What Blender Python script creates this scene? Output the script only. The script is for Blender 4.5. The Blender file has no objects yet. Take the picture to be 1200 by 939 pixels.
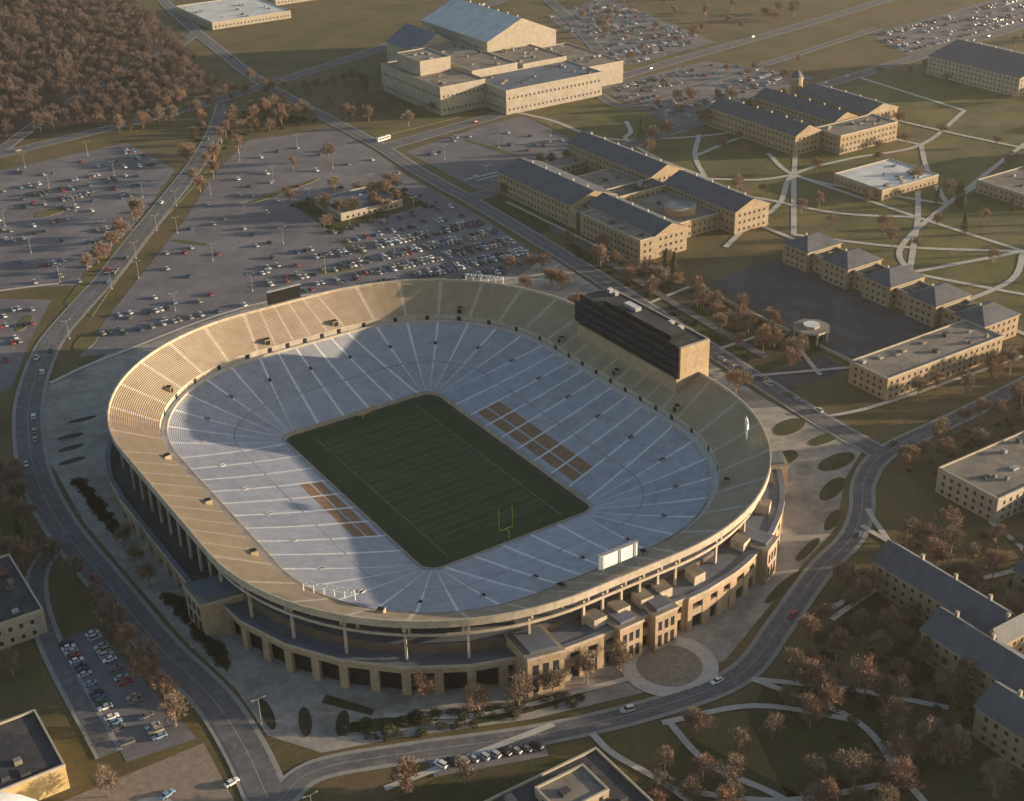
import bpy, math, random
from mathutils import Vector, Matrix
random.seed(7)
R_=random.random
def U(a,b): return a+(b-a)*R_()
scene=bpy.context.scene
COL=scene.collection
# ------------------------------------------------------------------ materials
def mat(name,c1,c2=None,scale=0.3,rough=0.85,c3=None,scale2=None,metal=0.0,spec=0.3,detail=4,fine=0.0):
    m=bpy.data.materials.new(name); m.use_nodes=True
    nt=m.node_tree; b=nt.nodes['Principled BSDF']
    b.inputs['Roughness'].default_value=rough; b.inputs['Metallic'].default_value=metal
    b.inputs['Specular IOR Level'].default_value=spec
    if c2 is None:
        b.inputs['Base Color'].default_value=(*c1,1); return m
    g=nt.nodes.new('ShaderNodeNewGeometry'); src=g.outputs['Position']
    n=nt.nodes.new('ShaderNodeTexNoise'); n.inputs['Scale'].default_value=scale; n.inputs['Detail'].default_value=detail
    n.inputs['Roughness'].default_value=0.65
    nt.links.new(src,n.inputs['Vector'])
    r=nt.nodes.new('ShaderNodeValToRGB'); r.color_ramp.elements[0].position=0.36; r.color_ramp.elements[1].position=0.64
    r.color_ramp.elements[0].color=(*c1,1); r.color_ramp.elements[1].color=(*c2,1)
    nt.links.new(n.outputs['Fac'],r.inputs['Fac'])
    out=r.outputs['Color']
    if c3 is not None:
        n2=nt.nodes.new('ShaderNodeTexNoise'); n2.inputs['Scale'].default_value=scale2; n2.inputs['Detail'].default_value=6
        n2.inputs['Roughness'].default_value=0.7
        nt.links.new(src,n2.inputs['Vector'])
        r2=nt.nodes.new('ShaderNodeValToRGB'); r2.color_ramp.elements[0].position=0.48; r2.color_ramp.elements[1].position=0.66
        nt.links.new(n2.outputs['Fac'],r2.inputs['Fac'])
        mx=nt.nodes.new('ShaderNodeMixRGB'); nt.links.new(r2.outputs['Color'],mx.inputs['Fac'])
        nt.links.new(out,mx.inputs['Color1']); mx.inputs['Color2'].default_value=(*c3,1); out=mx.outputs['Color']
    if fine>0:
        n3=nt.nodes.new('ShaderNodeTexNoise'); n3.inputs['Scale'].default_value=0.7; n3.inputs['Detail'].default_value=5; n3.inputs['Roughness'].default_value=0.8
        nt.links.new(src,n3.inputs['Vector'])
        mr=nt.nodes.new('ShaderNodeMapRange'); mr.inputs['From Min'].default_value=0.3; mr.inputs['From Max'].default_value=0.7; mr.inputs['To Min'].default_value=1-fine; mr.inputs['To Max'].default_value=1+fine
        nt.links.new(n3.outputs['Fac'],mr.inputs['Value'])
        vm=nt.nodes.new('ShaderNodeVectorMath'); vm.operation='SCALE'; nt.links.new(out,vm.inputs[0]); nt.links.new(mr.outputs['Result'],vm.inputs['Scale']); out=vm.outputs['Vector']
    nt.links.new(out,b.inputs['Base Color'])
    return m
M={}
M['ground']=mat('ground_grass',(0.08,0.07,0.03),(0.14,0.11,0.045),0.03,c3=(0.15,0.105,0.06),scale2=0.012,fine=.3)
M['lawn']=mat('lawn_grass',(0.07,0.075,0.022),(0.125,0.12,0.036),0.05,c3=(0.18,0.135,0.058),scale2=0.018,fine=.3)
M['darklawn']=mat('dark_lawn',(0.035,0.045,0.016),(0.06,0.065,0.024),0.15,c3=(0.085,0.06,0.035),scale2=0.05,fine=.3)  # darker grass tone
M['mulch']=mat('planting_bed_soil',(0.03,0.025,0.02),(0.06,0.045,0.03),0.4,c3=(0.04,0.05,0.02),scale2=0.2)
M['leaf']=mat('woodland_floor',(0.055,0.04,0.033),(0.09,0.062,0.05),0.1)
M['lot']=mat('parking_asphalt',(0.125,0.117,0.13),(0.175,0.162,0.175),0.05,c3=(0.22,0.205,0.21),scale2=0.02,fine=.08)
M['road']=mat('road_asphalt',(0.10,0.097,0.105),(0.14,0.135,0.142),0.08,c3=(0.18,0.172,0.175),scale2=0.3,fine=.08)
M['court']=mat('dark_asphalt',(0.055,0.055,0.062),(0.085,0.085,0.09),0.08,c3=(0.11,0.105,0.11),scale2=0.05)
M['conc']=mat('concrete_paving',(0.27,0.25,0.225),(0.37,0.34,0.30),0.15,c3=(0.18,0.165,0.15),scale2=0.06,fine=.12)
M['path']=mat('concrete_path',(0.42,0.39,0.35),(0.52,0.48,0.43),0.3)
M['walk']=mat('sidewalk_concrete',(0.24,0.23,0.215),(0.31,0.295,0.275),0.3)
M['stall']=mat('worn_stall_paint',(0.22,0.215,0.22),(0.38,0.37,0.37),0.1)
M['yellow']=mat('yellow_paint',(0.65,0.5,0.06))
M['turf']=mat('football_turf',(0.016,0.045,0.015),(0.026,0.062,0.02),0.10,c3=(0.036,0.06,0.025),scale2=0.06,fine=.15)
M['turf2']=mat('football_turf_light',(0.020,0.053,0.017),(0.031,0.072,0.023),0.10,c3=(0.042,0.068,0.028),scale2=0.06,fine=.15)
M['chalk']=mat('worn_field_chalk',(0.10,0.15,0.09),(0.24,0.29,0.22),0.3)
M['track']=mat('sideline_paving',(0.05,0.05,0.045),(0.09,0.085,0.075),0.3)
M['alum']=mat('aluminium_bench',(0.44,0.47,0.54),(0.56,0.58,0.65),0.08,rough=0.5,c3=(0.35,0.38,0.45),scale2=0.35,fine=.1)
M['alum2']=mat('weathered_aluminium_bench',(0.37,0.40,0.47),(0.48,0.50,0.57),0.10,rough=0.5,c3=(0.31,0.34,0.40),scale2=0.3,fine=.1)
M['foot']=mat('concrete_tread',(0.29,0.29,0.32),(0.38,0.38,0.40),0.2)
M['aisle']=mat('aisle_concrete',(0.64,0.64,0.64),(0.74,0.73,0.72),0.4)
M['uaisle']=mat('upper_aisle_concrete',(0.47,0.40,0.32),(0.56,0.49,0.40),0.4)
M['brown']=mat('wooden_bench',(0.27,0.165,0.095),(0.35,0.225,0.14),0.3,c3=(0.22,0.15,0.10),scale2=0.6)
M['tan']=mat('upper_bench',(0.43,0.33,0.22),(0.53,0.42,0.29),0.08,c3=(0.36,0.28,0.19),scale2=0.4,fine=.1)
M['tanfoot']=mat('upper_tread',(0.31,0.25,0.18),(0.39,0.32,0.24),0.2)
M['cream']=mat('precast_concrete',(0.42,0.36,0.28),(0.52,0.45,0.36),0.15,c3=(0.34,0.285,0.22),scale2=0.5)
M['brick']=mat('stadium_brick',(0.36,0.26,0.165),(0.45,0.34,0.23),0.2,c3=(0.30,0.22,0.15),scale2=0.6)
M['brickd']=mat('shaded_recess_brick',(0.11,0.08,0.065),(0.15,0.11,0.085),0.3)  # brick colour darkened to stand for shade in recesses and under the deck
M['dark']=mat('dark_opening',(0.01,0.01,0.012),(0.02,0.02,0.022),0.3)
M['glass']=mat('tinted_glass',(0.02,0.022,0.026),(0.045,0.048,0.055),0.2,rough=0.2,spec=0.6)
M['pglass']=mat('press_box_black_glass',(0.006,0.007,0.010),(0.012,0.013,0.018),0.2,rough=0.08,spec=0.8)
M['metalroof']=mat('blue_grey_roof',(0.10,0.118,0.16),(0.15,0.17,0.215),0.06,rough=0.6,c3=(0.12,0.125,0.14),scale2=0.2)
M['slate']=mat('slate_roof',(0.07,0.08,0.10),(0.115,0.127,0.15),0.2,rough=0.65,c3=(0.10,0.095,0.10),scale2=0.8)
M['flatroof']=mat('gravel_roof',(0.19,0.165,0.14),(0.27,0.235,0.20),0.08,c3=(0.14,0.125,0.11),scale2=0.1,fine=.12)
M['darkroof']=mat('tar_and_shaded_roof',(0.035,0.036,0.044),(0.065,0.065,0.07),0.1,c3=(0.09,0.085,0.085),scale2=0.15)
M['whiteroof']=mat('white_roof',(0.5,0.5,0.5),(0.65,0.65,0.64),0.1)
M['wall']=mat('buff_brick_wall',(0.31,0.23,0.145),(0.40,0.305,0.20),0.2,c3=(0.265,0.20,0.135),scale2=0.9)
M['wallg']=mat('limestone_wall',(0.35,0.305,0.24),(0.44,0.385,0.31),0.2,c3=(0.30,0.26,0.21),scale2=0.5)
M['wally']=mat('yellow_brick_wall',(0.45,0.34,0.15),(0.55,0.42,0.2),0.2)
M['trim']=mat('stone_trim',(0.36,0.32,0.25),(0.44,0.39,0.31),0.4)
M['white']=mat('white_painted_metal',(0.75,0.75,0.74),(0.82,0.82,0.8),0.4,rough=0.5)
M['steel']=mat('galvanised_steel',(0.3,0.3,0.3),(0.4,0.4,0.4),0.5,rough=0.5,metal=0.3)
M['black']=mat('black_board',(0.01,0.01,0.012),(0.018,0.018,0.021),0.5,rough=0.4)
M['bark']=mat('bark_twigs',(0.19,0.145,0.11),(0.30,0.23,0.17),0.4)
M['barkr']=mat('budding_twigs',(0.22,0.145,0.11),(0.34,0.225,0.165),0.4)
M['barkw']=mat('woodland_twigs',(0.12,0.088,0.078),(0.20,0.145,0.125),0.04)
M['needle']=mat('conifer_needles',(0.02,0.035,0.015),(0.045,0.065,0.028),0.5)
M['shrub']=mat('shrub_leaves',(0.03,0.04,0.018),(0.07,0.06,0.03),0.5)
M['brickpave']=mat('brick_paving',(0.21,0.16,0.125),(0.28,0.22,0.175),0.5,c3=(0.30,0.255,0.21),scale2=0.4)

# ------------------------------------------------------------------ mesh builder
class MB:
    def __init__(s): s.v=[];s.f=[];s.m=[];s.mats=[]
    def mi(s,k):
        if k not in s.mats: s.mats.append(k)
        return s.mats.index(k)
    def face(s,pts,k):
        i=len(s.v); s.v+= [tuple(p) for p in pts]; s.f.append(tuple(range(i,i+len(pts)))); s.m.append(s.mi(k))
    def hexa(s,b,t,k,kt=None,bottom=False):
        n=len(b)
        i=len(s.v); s.v+=[tuple(p) for p in b]+[tuple(p) for p in t]
        for j in range(n):
            s.f.append((i+j,i+(j+1)%n,i+n+(j+1)%n,i+n+j)); s.m.append(s.mi(k))
        s.f.append(tuple(i+n+j for j in range(n))); s.m.append(s.mi(kt or k))
        if bottom: s.f.append(tuple(i+n-1-j for j in range(n))); s.m.append(s.mi(k))
    def box(s,x0,x1,y0,y1,z0,z1,k,kt=None,bottom=False):
        b=[(x0,y0,z0),(x1,y0,z0),(x1,y1,z0),(x0,y1,z0)]
        s.hexa(b,[(p[0],p[1],z1) for p in b],k,kt,bottom)
    def prism(s,poly,z0,z1,k,kt=None,bottom=False):
        if area(poly)<0: poly=poly[::-1]
        s.hexa([(p[0],p[1],z0) for p in poly],[(p[0],p[1],z1) for p in poly],k,kt,bottom)
    def tube(s,p0,p1,r0,r1,k,n=6):
        p0=Vector(p0);p1=Vector(p1);d=(p1-p0)
        if d.length<1e-6:return
        d.normalize(); a=d.orthogonal().normalized(); b=d.cross(a)
        i=len(s.v)
        for p,r in((p0,r0),(p1,r1)):
            for j in range(n):
                t=2*math.pi*j/n; s.v.append(tuple(p+(a*math.cos(t)+b*math.sin(t))*r))
        q=s.mi(k)
        for j in range(n):
            s.f.append((i+j,i+(j+1)%n,i+n+(j+1)%n,i+n+j)); s.m.append(q)
        s.f.append(tuple(i+n+j for j in range(n))); s.m.append(q)
    def mesh(s,name):
        me=bpy.data.meshes.new(name); me.from_pydata(s.v,[],s.f)
        for k in s.mats: me.materials.append(M[k])
        me.polygons.foreach_set('material_index',s.m); me.update()
        return me
    def obj(s,name,parent=None,loc=None,col=None):
        o=bpy.data.objects.new(name,s.mesh(name)); (col or COL).objects.link(o)
        if parent: o.parent=parent
        if loc: o.location=loc
        return o
def area(p): return sum(p[i][0]*p[(i+1)%len(p)][1]-p[(i+1)%len(p)][0]*p[i][1] for i in range(len(p)))/2
def empty(name,loc=(0,0,0)):
    o=bpy.data.objects.new(name,None); COL.objects.link(o); o.location=loc; o.empty_display_size=1; return o
def inside(x,y,poly):
    c=False;n=len(poly);j=n-1
    for i in range(n):
        xi,yi=poly[i][:2];xj,yj=poly[j][:2]
        if (yi>y)!=(yj>y) and x<(xj-xi)*(y-yi)/(yj-yi)+xi: c=not c
        j=i
    return c
def sheet(name,poly,z,k):
    if area(poly)<0: poly=poly[::-1]
    b=MB(); b.face([(p[0],p[1],z) for p in poly],k); return b.obj(name)
def pad(name,poly,k,h=0.15,z0=0.0,kerb='walk'):
    b=MB(); b.prism(poly,z0,z0+h,kerb,k); return b.obj(name)
def smooth(pts,n=6):
    P=[Vector((p[0],p[1],0)) for p in pts]; P=[2*P[0]-P[1]]+P+[2*P[-1]-P[-2]]; out=[]
    for i in range(1,len(P)-2):
        a,b,c,d=P[i-1],P[i],P[i+1],P[i+2]
        for k in range(n):
            t=k/n; out.append(0.5*((2*b)+(c-a)*t+(2*a-5*b+4*c-d)*t*t+(3*b-a-3*c+d)*t**3))
    out.append(P[-2]); return out
def ribbon(b,pts,w,z,k,off=0.0,dash=None):
    n=len(pts); L=[];Rr=[];s=[0]
    for i,p in enumerate(pts):
        d=(pts[min(i+1,n-1)]-pts[max(i-1,0)]).normalized(); nn=Vector((-d.y,d.x,0))
        L.append(p+nn*(off+w/2)); Rr.append(p+nn*(off-w/2))
        if i: s.append(s[-1]+(p-pts[i-1]).length)
    for i in range(n-1):
        if dash and int(s[i]/dash)%2: continue
        b.face([(Rr[i].x,Rr[i].y,z),(Rr[i+1].x,Rr[i+1].y,z),(L[i+1].x,L[i+1].y,z),(L[i].x,L[i].y,z)],k)
def dense(pts,step):
    out=[]
    for a,b in zip(pts[:-1],pts[1:]):
        n=max(1,int((b-a).length/step))
        for i in range(n): out.append(a.lerp(b,i/n))
    out.append(pts[-1]); return out

# ------------------------------------------------------------------ ground
b=MB(); b.face([(-6000,-6000,-0.03),(6000,-6000,-0.03),(6000,6000,-0.03),(-6000,6000,-0.03)],'ground'); b.obj('ground')
ROADS=[]
rz=[0.0]
def road(name,pts,w,walk=1.6,lines=True,k='road',z=0.30):
    rz[0]+=0.008; z+=rz[0]
    P=dense(smooth(pts),4); ROADS.append((P,w))
    b=MB()
    if walk: ribbon(b,P,w+2*walk,z-0.10,'walk')
    ribbon(b,P,w,z,k)
    if lines:
        ribbon(b,P,0.22,z+0.004,'stall',0)
    b.obj(name)
roadA=[(150,560),(118,500),(80,439),(45,390),(-3,325),(-36,279),(-64,244),(-88,211),(-108,170),(-120,135),(-130,89),(-133,45),(-131,-3),(-129,-46),(-125,-80),(-126,-108),(-130,-140),(-133,-200)]
roadD=[(420,-70),(330,-78),(250,-85),(202,-89),(158,-92),(134,-103),(117,-118),(100,-129),(77,-137),(45,-152),(17,-164),(-12,-162),(-49,-152),(-87,-136),(-113,-127),(-128,-133)]
road('road',roadA,10)
road('road',roadD,6.6)
road('road',[(-250,470),(-140,505),(-23,536),(60,552),(130,567),(205,594),(331,644),(476,723),(640,800)],11)
road('road',[(300,1150),(253,960),(225,800),(211,702),(200,620),(196,560),(194,480),(192,396),(186,330),(183,256),(178,180),(172,107),(166,48),(161,0),(156,-56),(155,-90)],8)
road('road',[(196,391),(310,412),(481,449),(659,480),(795,507),(1100,560)],11)
road('road',[(186,268),(247,278),(379,304),(568,329),(805,360),(1200,410)],10)
road('road',[(385,411),(382,370),(450,380),(700,430)],6,lines=False)
road('road',[(430,440),(520,640),(590,820)],8,lines=False)
road('road',[(-160,-86),(-158,-20),(-150,20),(-133,40)],5,lines=False)
road('road',[(-20,545),(40,620),(120,700),(190,760),(225,800)],8,lines=False)
road('road',[(196,200),(188,120),(182,60),(178,0)],4.5,lines=False,walk=0)
plaza=[(-122,150),(-122,90),(-125,45),(-123,-3),(-121,-46),(-117,-80),(-118,-105),(-108,-121),(-87,-128),(-49,-144),(-12,-154),(17,-156),(45,-144),(77,-130),(100,-121),(113,-111),(128,-98),(150,-86),(150,-30),(158,48),(164,107),(170,164),(141,150),(26,198),(-68,185),(-100,170)]
sheet('stadium_plaza_paving',plaza,0.02,'conc')
P1=[(-150,490),(-32,502),(57,510),(61,431),(-14,322),(-49,275),(-66,285),(-110,300),(-200,330)]
P1b=[(-140,290),(-91,284),(-70,266),(-94,222),(-116,175),(-150,170),(-220,250)]
P2=[(125,463),(186,452),(184,390),(176,330),(174,250),(166,164),(141,150),(26,198),(-68,185),(-80,190),(-59,220),(29,336),(80,410)]
P3=[(200,374),(281,395),(310,395),(299,304),(252,287),(197,279)]
P4=[(395,425),(513,435),(545,345),(453,318),(379,314)]
P5=[(505,652),(600,690),(560,480),(442,460)]
P6=[(-156,-22),(-143,-22),(-136,-94),(-157,-92)]
P7=[(680,420),(900,450),(860,370),(650,350)]
for p in (P1,P1b,P2,P3,P4,P5,P6,P7): sheet('parking_lot_asphalt',p,0.04,'lot')
sheet('courtyard_asphalt',[(212,84),(264,88),(264,-38),(206,-38)],0.035,'court')
sheet('service_lot_asphalt',[(150,-12),(200,-12),(200,-30),(158,-30)],0.028,'court')
sheet('corner_plaza_paving',[(-165,-97),(-135,-97),(-138,-135),(-175,-150),(-215,-130),(-190,-97)],0.02,'brickpave')
sheet('lawn',[(300,300),(520,320),(640,300),(640,100),(540,-40),(300,-60),(292,-40),(292,125),(300,130)],0.01,'lawn')
for p in ([(200,414),(300,424),(480,455),(440,470),(255,440),(200,430)],[(310,395),(379,400),(379,312),(305,300)],
          [(20,-172),(55,-205),(50,-260),(0,-260),(-10,-215),(5,-180)],[(-85,-150),(-55,-160),(-46,-168),(-88,-168),(-100,-150)],
          [(-45,-185),(-15,-178),(-5,-215),(-20,-240),(-44,-240)],[(60,-158),(82,-150),(82,-210),(60,-200)],
          [(-66,258),(-45,290),(20,365),(75,440),(88,430),(20,345),(-40,262),(-60,232)],
          [(165,60),(172,150),(195,180),(196,120),(203,90),(203,-10),(165,-10)],[(175,200),(183,256),(197,260),(197,190)]):
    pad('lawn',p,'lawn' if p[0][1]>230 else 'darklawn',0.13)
pz=[0.16]
def path(pts,w=2.4,name='footpath'):
    pz[0]+=0.004
    b=MB(); ribbon(b,smooth(pts,6),w,pz[0],'path'); b.obj(name)
for pp in ([(369,184),(297,108)],[(425,240),(369,184)],[(372,86),(306,32)],[(420,130),(372,86)],[(378,285),(345,250),(321,211)],[(307,414),(318,375),(318,339),(322,318),(331,304)],
    [(358,340),(345,318),(331,304),(322,252),(321,211),(297,190)],[(331,304),(380,280),(430,270)],[(386,226),(369,184),(380,140),(402,91)],[(279,130),(325,150),(369,184),(420,186),(477,179),(561,215)],
    [(369,184),(372,86),(377,17)],[(297,108),(330,60),(377,17),(420,-20)],[(306,32),(377,17)],[(306,32),(330,-21),(350,-55)],[(292,20),(306,32),(330,60),(402,91),(470,110)],
    [(297,190),(320,170),(340,120),(372,86)],[(402,91),(440,140),(477,179)],[(402,91),(529,139),(600,160)],[(529,139),(540,60),(500,-20)],[(477,179),(460,250),(440,310)],[(561,215),(570,329)],
    [(345,250),(400,262),(420,235)],[(321,211),(345,190),(369,184)],[(425,20),(470,60),(529,139)],[(292,-10),(340,-5),(377,17)],
    [(254,116),(279,130)],[(18,-168),(30,-200),(23,-226),(15,-260)],[(-16,-168),(-18,-190),(-10,-213),(-5,-250)],[(-38,-160),(-38,-171),(-33,-192),(-30,-230)],[(18,-168),(40,-190),(57,-212)],
    [(-85,-117),(-60,-134),(-25,-143),(-12,-146)],[(-33,-192),(-10,-213),(23,-226)],[(-18,-168),(10,-178),(30,-200)],
    [(185,-27),(195,-5),(203,10)],[(160,20),(203,20)],[(168,80),(203,85)],[(156,-56),(185,-62),(260,-66),(292,-66)],[(292,128),(292,-66)],[(300,300),(296,200),(296,128)],[(500,320),(510,200),(540,60)],
    [(200,300),(305,300)],[(-45,-150),(-100,-145)],[(60,-160),(105,-150),(110,-125)],[(105,-150),(106,-210)],[(108,-170),(140,-175),(150,-150)],
    [(-100,170),(-68,181),(26,196),(141,146),(168,150)],[(-113,300),(-75,290),(-60,285)],[(205,294),(300,296)],[(199,250),(199,120)],[(160,-10),(203,-30)],[(120,-118),(100,-150),(60,-156)]):
    path(pp,3.2 if pp[0][0]>250 else 2.2)
b=MB()
def disc(b,cx,cy,r,z,k,n=48,r2=None,ph=0):
    if r2 is None: b.face([(cx+r*math.cos(2*math.pi*i/n+ph),cy+r*math.sin(2*math.pi*i/n+ph),z) for i in range(n)],k)
    else:
        for i in range(n):
            t0=2*math.pi*i/n;t1=2*math.pi*(i+1)/n
            b.face([(cx+r2*math.cos(t0),cy+r2*math.sin(t0),z),(cx+r*math.cos(t0),cy+r*math.sin(t0),z),(cx+r*math.cos(t1),cy+r*math.sin(t1),z),(cx+r2*math.cos(t1),cy+r2*math.sin(t1),z)],k)
disc(b,1,-148,15.5,0.26,'path'); disc(b,1,-148,10.5,0.28,'brickpave')
for i in range(8):
    t=i*math.pi/4+0.2; x,y=1+10.4*math.cos(t),-148+10.4*math.sin(t)
    ribbon(b,[Vector((1+.6*math.cos(t),-148+.6*math.sin(t),0)),Vector((x,y,0))],0.35,0.30,'walk')
disc(b,1,-148,5.5,0.31,'walk',r2=5.1)
b.obj('brick_circle_plaza')
b=MB(); disc(b,-160,-118,9,0.04,'path'); disc(b,-160,-118,7,0.05,'lawn'); disc(b,-160,-118,2.5,0.06,'mulch'); b.obj('round_flower_bed')

# ------------------------------------------------------------------ stadium
UU=[]   # (fx,fy,nx,ny,aisle,sec,side)  fx,fy in -1..1 along the straight sides
def sideline(p0,p1,n,nsec,side):
    L=98 if side in 'EW' else 50; aw=1.0/L
    for s in range(nsec):
        a=s/nsec; e=(s+1)/nsec
        ts=[a,a+aw]+[a+aw+(e-a-aw)*q/3 for q in(1,2)]
        for i,t in enumerate(ts):
            UU.append((p0[0]+(p1[0]-p0[0])*t,p0[1]+(p1[1]-p0[1])*t,n[0],n[1],i==0,s,side))
def corner(c,a0,nsec,side):
    for s in range(nsec):
        a=a0+s*(math.pi/2)/nsec; e=a+(math.pi/2)/nsec; aw=0.019
        for i,t in enumerate([a,a+aw]+[a+aw+(e-a-aw)*q/3 for q in(1,2)]):
            UU.append((c[0],c[1],math.cos(t),math.sin(t),i==0,s,side))
NS,NC,NE_=9,7,5
sideline((1,-1),(1,1),(1,0),NS,'W'); corner((1,1),0,NC,'SW')
sideline((1,1),(-1,1),(0,1),NE_,'S'); corner((-1,1),math.pi/2,NC,'SE')
sideline((-1,1),(-1,-1),(-1,0),NS,'E'); corner((-1,-1),math.pi,NC,'NE')
sideline((-1,-1),(1,-1),(0,-1),NE_,'N'); corner((1,-1),1.5*math.pi,NC,'NW')
NU=len(UU)
def P(i,R,z=0):
    u=UU[i%NU]; s=12.5*(R-10)/73.0
    return (u[0]*(30.5-s)+(R-5.5+s)*u[2],u[1]*(54.5-s)+(R-5.5+s)*u[3],z)
def ringface(b,R0,z0,R1,z1,k,sel=None,kf=None):
    for i in range(NU):
        if sel and not sel(i): continue
        kk=kf(i) if kf else k
        b.face([P(i,R0,z0),P(i,R1,z1),P(i+1,R1,z1),P(i+1,R0,z0)],kk)
stadium=empty('football_stadium')
b=MB(); NR=56
def zl(t): return 1.3+13.2*(0.85*t+0.15*t*t)
secmat=[('alum','alum2')[random.random()<.35] for _ in range(NU//4+1)]
for r in range(NR):
    t0=r/NR;t1=(r+1)/NR; R0=12+48*t0;R1=12+48*t1; z0=zl(t0);z1=zl(t1); Rm=R0+(R1-R0)*0.42
    def kf(i,r=r):
        u=UU[i%NU]
        if u[4]: return 'aisle'
        if u[6]=='W' and 4<=r<=15 and r!=9 and 1<=u[5]<=6: return 'brown'
        if u[6]=='E' and 3<=r<=13 and r!=8 and 3<=u[5]<=6: return 'brown'
        return secmat[(i//4+(r>24)*5)%len(secmat)]
    def kf2(i,r=r):
        k=kf(i); return k if k in('aisle','brown') else 'foot'
    if r in(24,):
        ringface(b,R0,z0,R1,z0,'foot'); ringface(b,R1,z0,R1,z1,'foot'); continue
    ringface(b,R0,z0,Rm,z0,None,kf=kf2)
    ringface(b,Rm,z0,R1,z0,None,kf=kf)
    ringface(b,R1,z0,R1,z1,None,kf=kf2)
b.obj('lower_bowl_seating',stadium)
b=MB()
ringface(b,60,14.5,63,14.5,'aisle'); ringface(b,60.0,14.5,60.0,15.5,'cream'); ringface(b,60.15,15.5,60.15,14.5,'cream'); ringface(b,60,15.5,60.15,15.5,'cream')
ringface(b,63,14.5,63,17.2,'cream')
ringface(b,11.7,0,11.7,1.9,'cream'); ringface(b,11.7,1.9,12,1.9,'cream'); ringface(b,12,1.9,12,1.3,'cream')
b.obj('concourse_walkway',stadium)
b=MB(); NT=24
for r in range(NT):
    t0=r/NT;t1=(r+1)/NT; R0=63+19*t0;R1=63+19*t1; z0=17.2+9.3*t0; z1=17.2+9.3*t1; Rm=R0+(R1-R0)*0.5
    ringface(b,R0,z0,Rm,z0,None,kf=lambda i:'uaisle' if UU[i%NU][4] else 'tanfoot')
    ringface(b,Rm,z0,R1,z0,None,kf=lambda i:'uaisle' if UU[i%NU][4] else 'tan')
    ringface(b,R1,z0,R1,z1,None,kf=lambda i:'uaisle' if UU[i%NU][4] else 'tanfoot')
b.obj('upper_deck_seating',stadium)
b=MB()
ringface(b,82,26.5,82,27.6,'cream');ringface(b,82,27.6,82.6,27.6,'cream');ringface(b,82.6,27.6,82.6,25.0,'cream')
ringface(b,82.6,25.0,63.2,15.2,'cream')
b.obj('deck_parapet',stadium)
b=MB()
def obox(b,i,off,R0,R1,w,z0,z1,k,kt=None):
    u=UU[i%NU]; tx,ty=-u[3],u[2]; pts=[]
    for (R,s) in((R0,-w/2),(R1,-w/2),(R1,w/2),(R0,w/2)):
        c=P(i,R); pts.append((c[0]+tx*(s+off),c[1]+ty*(s+off)))
    b.prism(pts,z0,z1,k,kt,True)
for i in range(NU):
    if UU[i][4] and (i//4)%2==1:
        R0=45; z=zl((R0-12)/48)
        obox(b,i,0.5,R0,R0+2.4,1.1,z-0.5,z+0.45,'dark'); obox(b,i,-0.15,R0,R0+2.4,0.15,z-0.5,z+0.9,'foot'); obox(b,i,1.15,R0,R0+2.4,0.15,z-0.5,z+0.9,'foot')
    if UU[i][4]and (i//4)%4==0:
        j=i+2
        obox(b,j,0,64.6,67.2,2.6,16.6,20.0,'tanfoot'); obox(b,j,0,64.5,64.59,2.0,17.6,19.6,'dark'); obox(b,j,0,64.9,67.0,2.0,20.01,20.1,'dark')
    if UU[i][4]: obox(b,i+2,0,62.9,62.99,1.8,14.6,16.7,'dark')
b.obj('vomitory_portals',stadium)
b=MB()
for i in range(NU):
    if UU[i][4]:
        obox(b,i,0,79.2,80.0,0.8,0,24.0,'cream')
        obox(b,i,0,70,70.9,0.9,0,19.0,'cream')
        u=UU[i]; nx,ny=u[2],u[3]; c=[]
        for s in(-0.35,0.35):
            for (R,z) in((63.5,13.8),(82,23.2),(82,24.8),(63.5,15.4)):
                q=P(i,R); c.append((q[0]-ny*s,q[1]+nx*s,z))
        b.face(c[0:4],'cream'); b.face([c[7],c[6],c[5],c[4]],'cream'); b.face([c[0],c[4],c[5],c[1]],'cream'); b.face([c[1],c[5],c[6],c[2]],'cream')
ringface(b,80.6,20.4,80.6,21.4,'cream'); ringface(b,80.2,20.4,80.6,20.4,'cream'); ringface(b,80.2,21.4,80.2,20.4,'cream'); ringface(b,80.6,21.4,80.2,21.4,'cream')
b.obj('columns_and_beams',stadium)
idx={}
for i,u in enumerate(UU): idx.setdefault(u[6],[]).append(i)
def outer(i):
    u=UU[i%NU]; s=u[6]
    if s=='E': return 86.5,9.0
    if s=='SE': return 86.0,9.0
    if s=='NE': return (83.5,11.5) if u[5]<6 else (87.5,13.5)
    if s=='N': return 87.5,13.5
    if s=='NW': return 88.5,13.5
    return 86.5,12.0
b=MB()
for i in range(NU):
    Ro,h=outer(i); u=UU[i%NU]
    kr='metalroof' if u[6] in('N','NE','NW','W','SW') else 'darkroof'  # east and south take the darker roof colour to paint the roof's shadow
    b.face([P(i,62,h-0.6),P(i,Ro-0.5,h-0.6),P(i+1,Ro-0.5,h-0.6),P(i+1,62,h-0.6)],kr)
ringface(b,62,0,62,14.5,'cream')
isN=lambda i:UU[i][6] in('N','NE','NW')
ringface(b,76.5,8,76.5,14.6,'brickd',sel=isN)
ringface(b,76.5,14.6,63,14.6,'metalroof',sel=isN)
b.obj('concourse_roof',stadium)
b=MB()
def ob2(b,pa,pb,d0,d1,z0,z1,k,kt=None):
    dx,dy=pb[0]-pa[0],pb[1]-pa[1]; L=math.hypot(dx,dy) or 1; nx,ny=dy/L,-dx/L
    b.prism([(pa[0]+nx*d0,pa[1]+ny*d0),(pa[0]+nx*d1,pa[1]+ny*d1),(pb[0]+nx*d1,pb[1]+ny*d1),(pb[0]+nx*d0,pb[1]+ny*d0)],z0,z1,k,kt,True)
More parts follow.
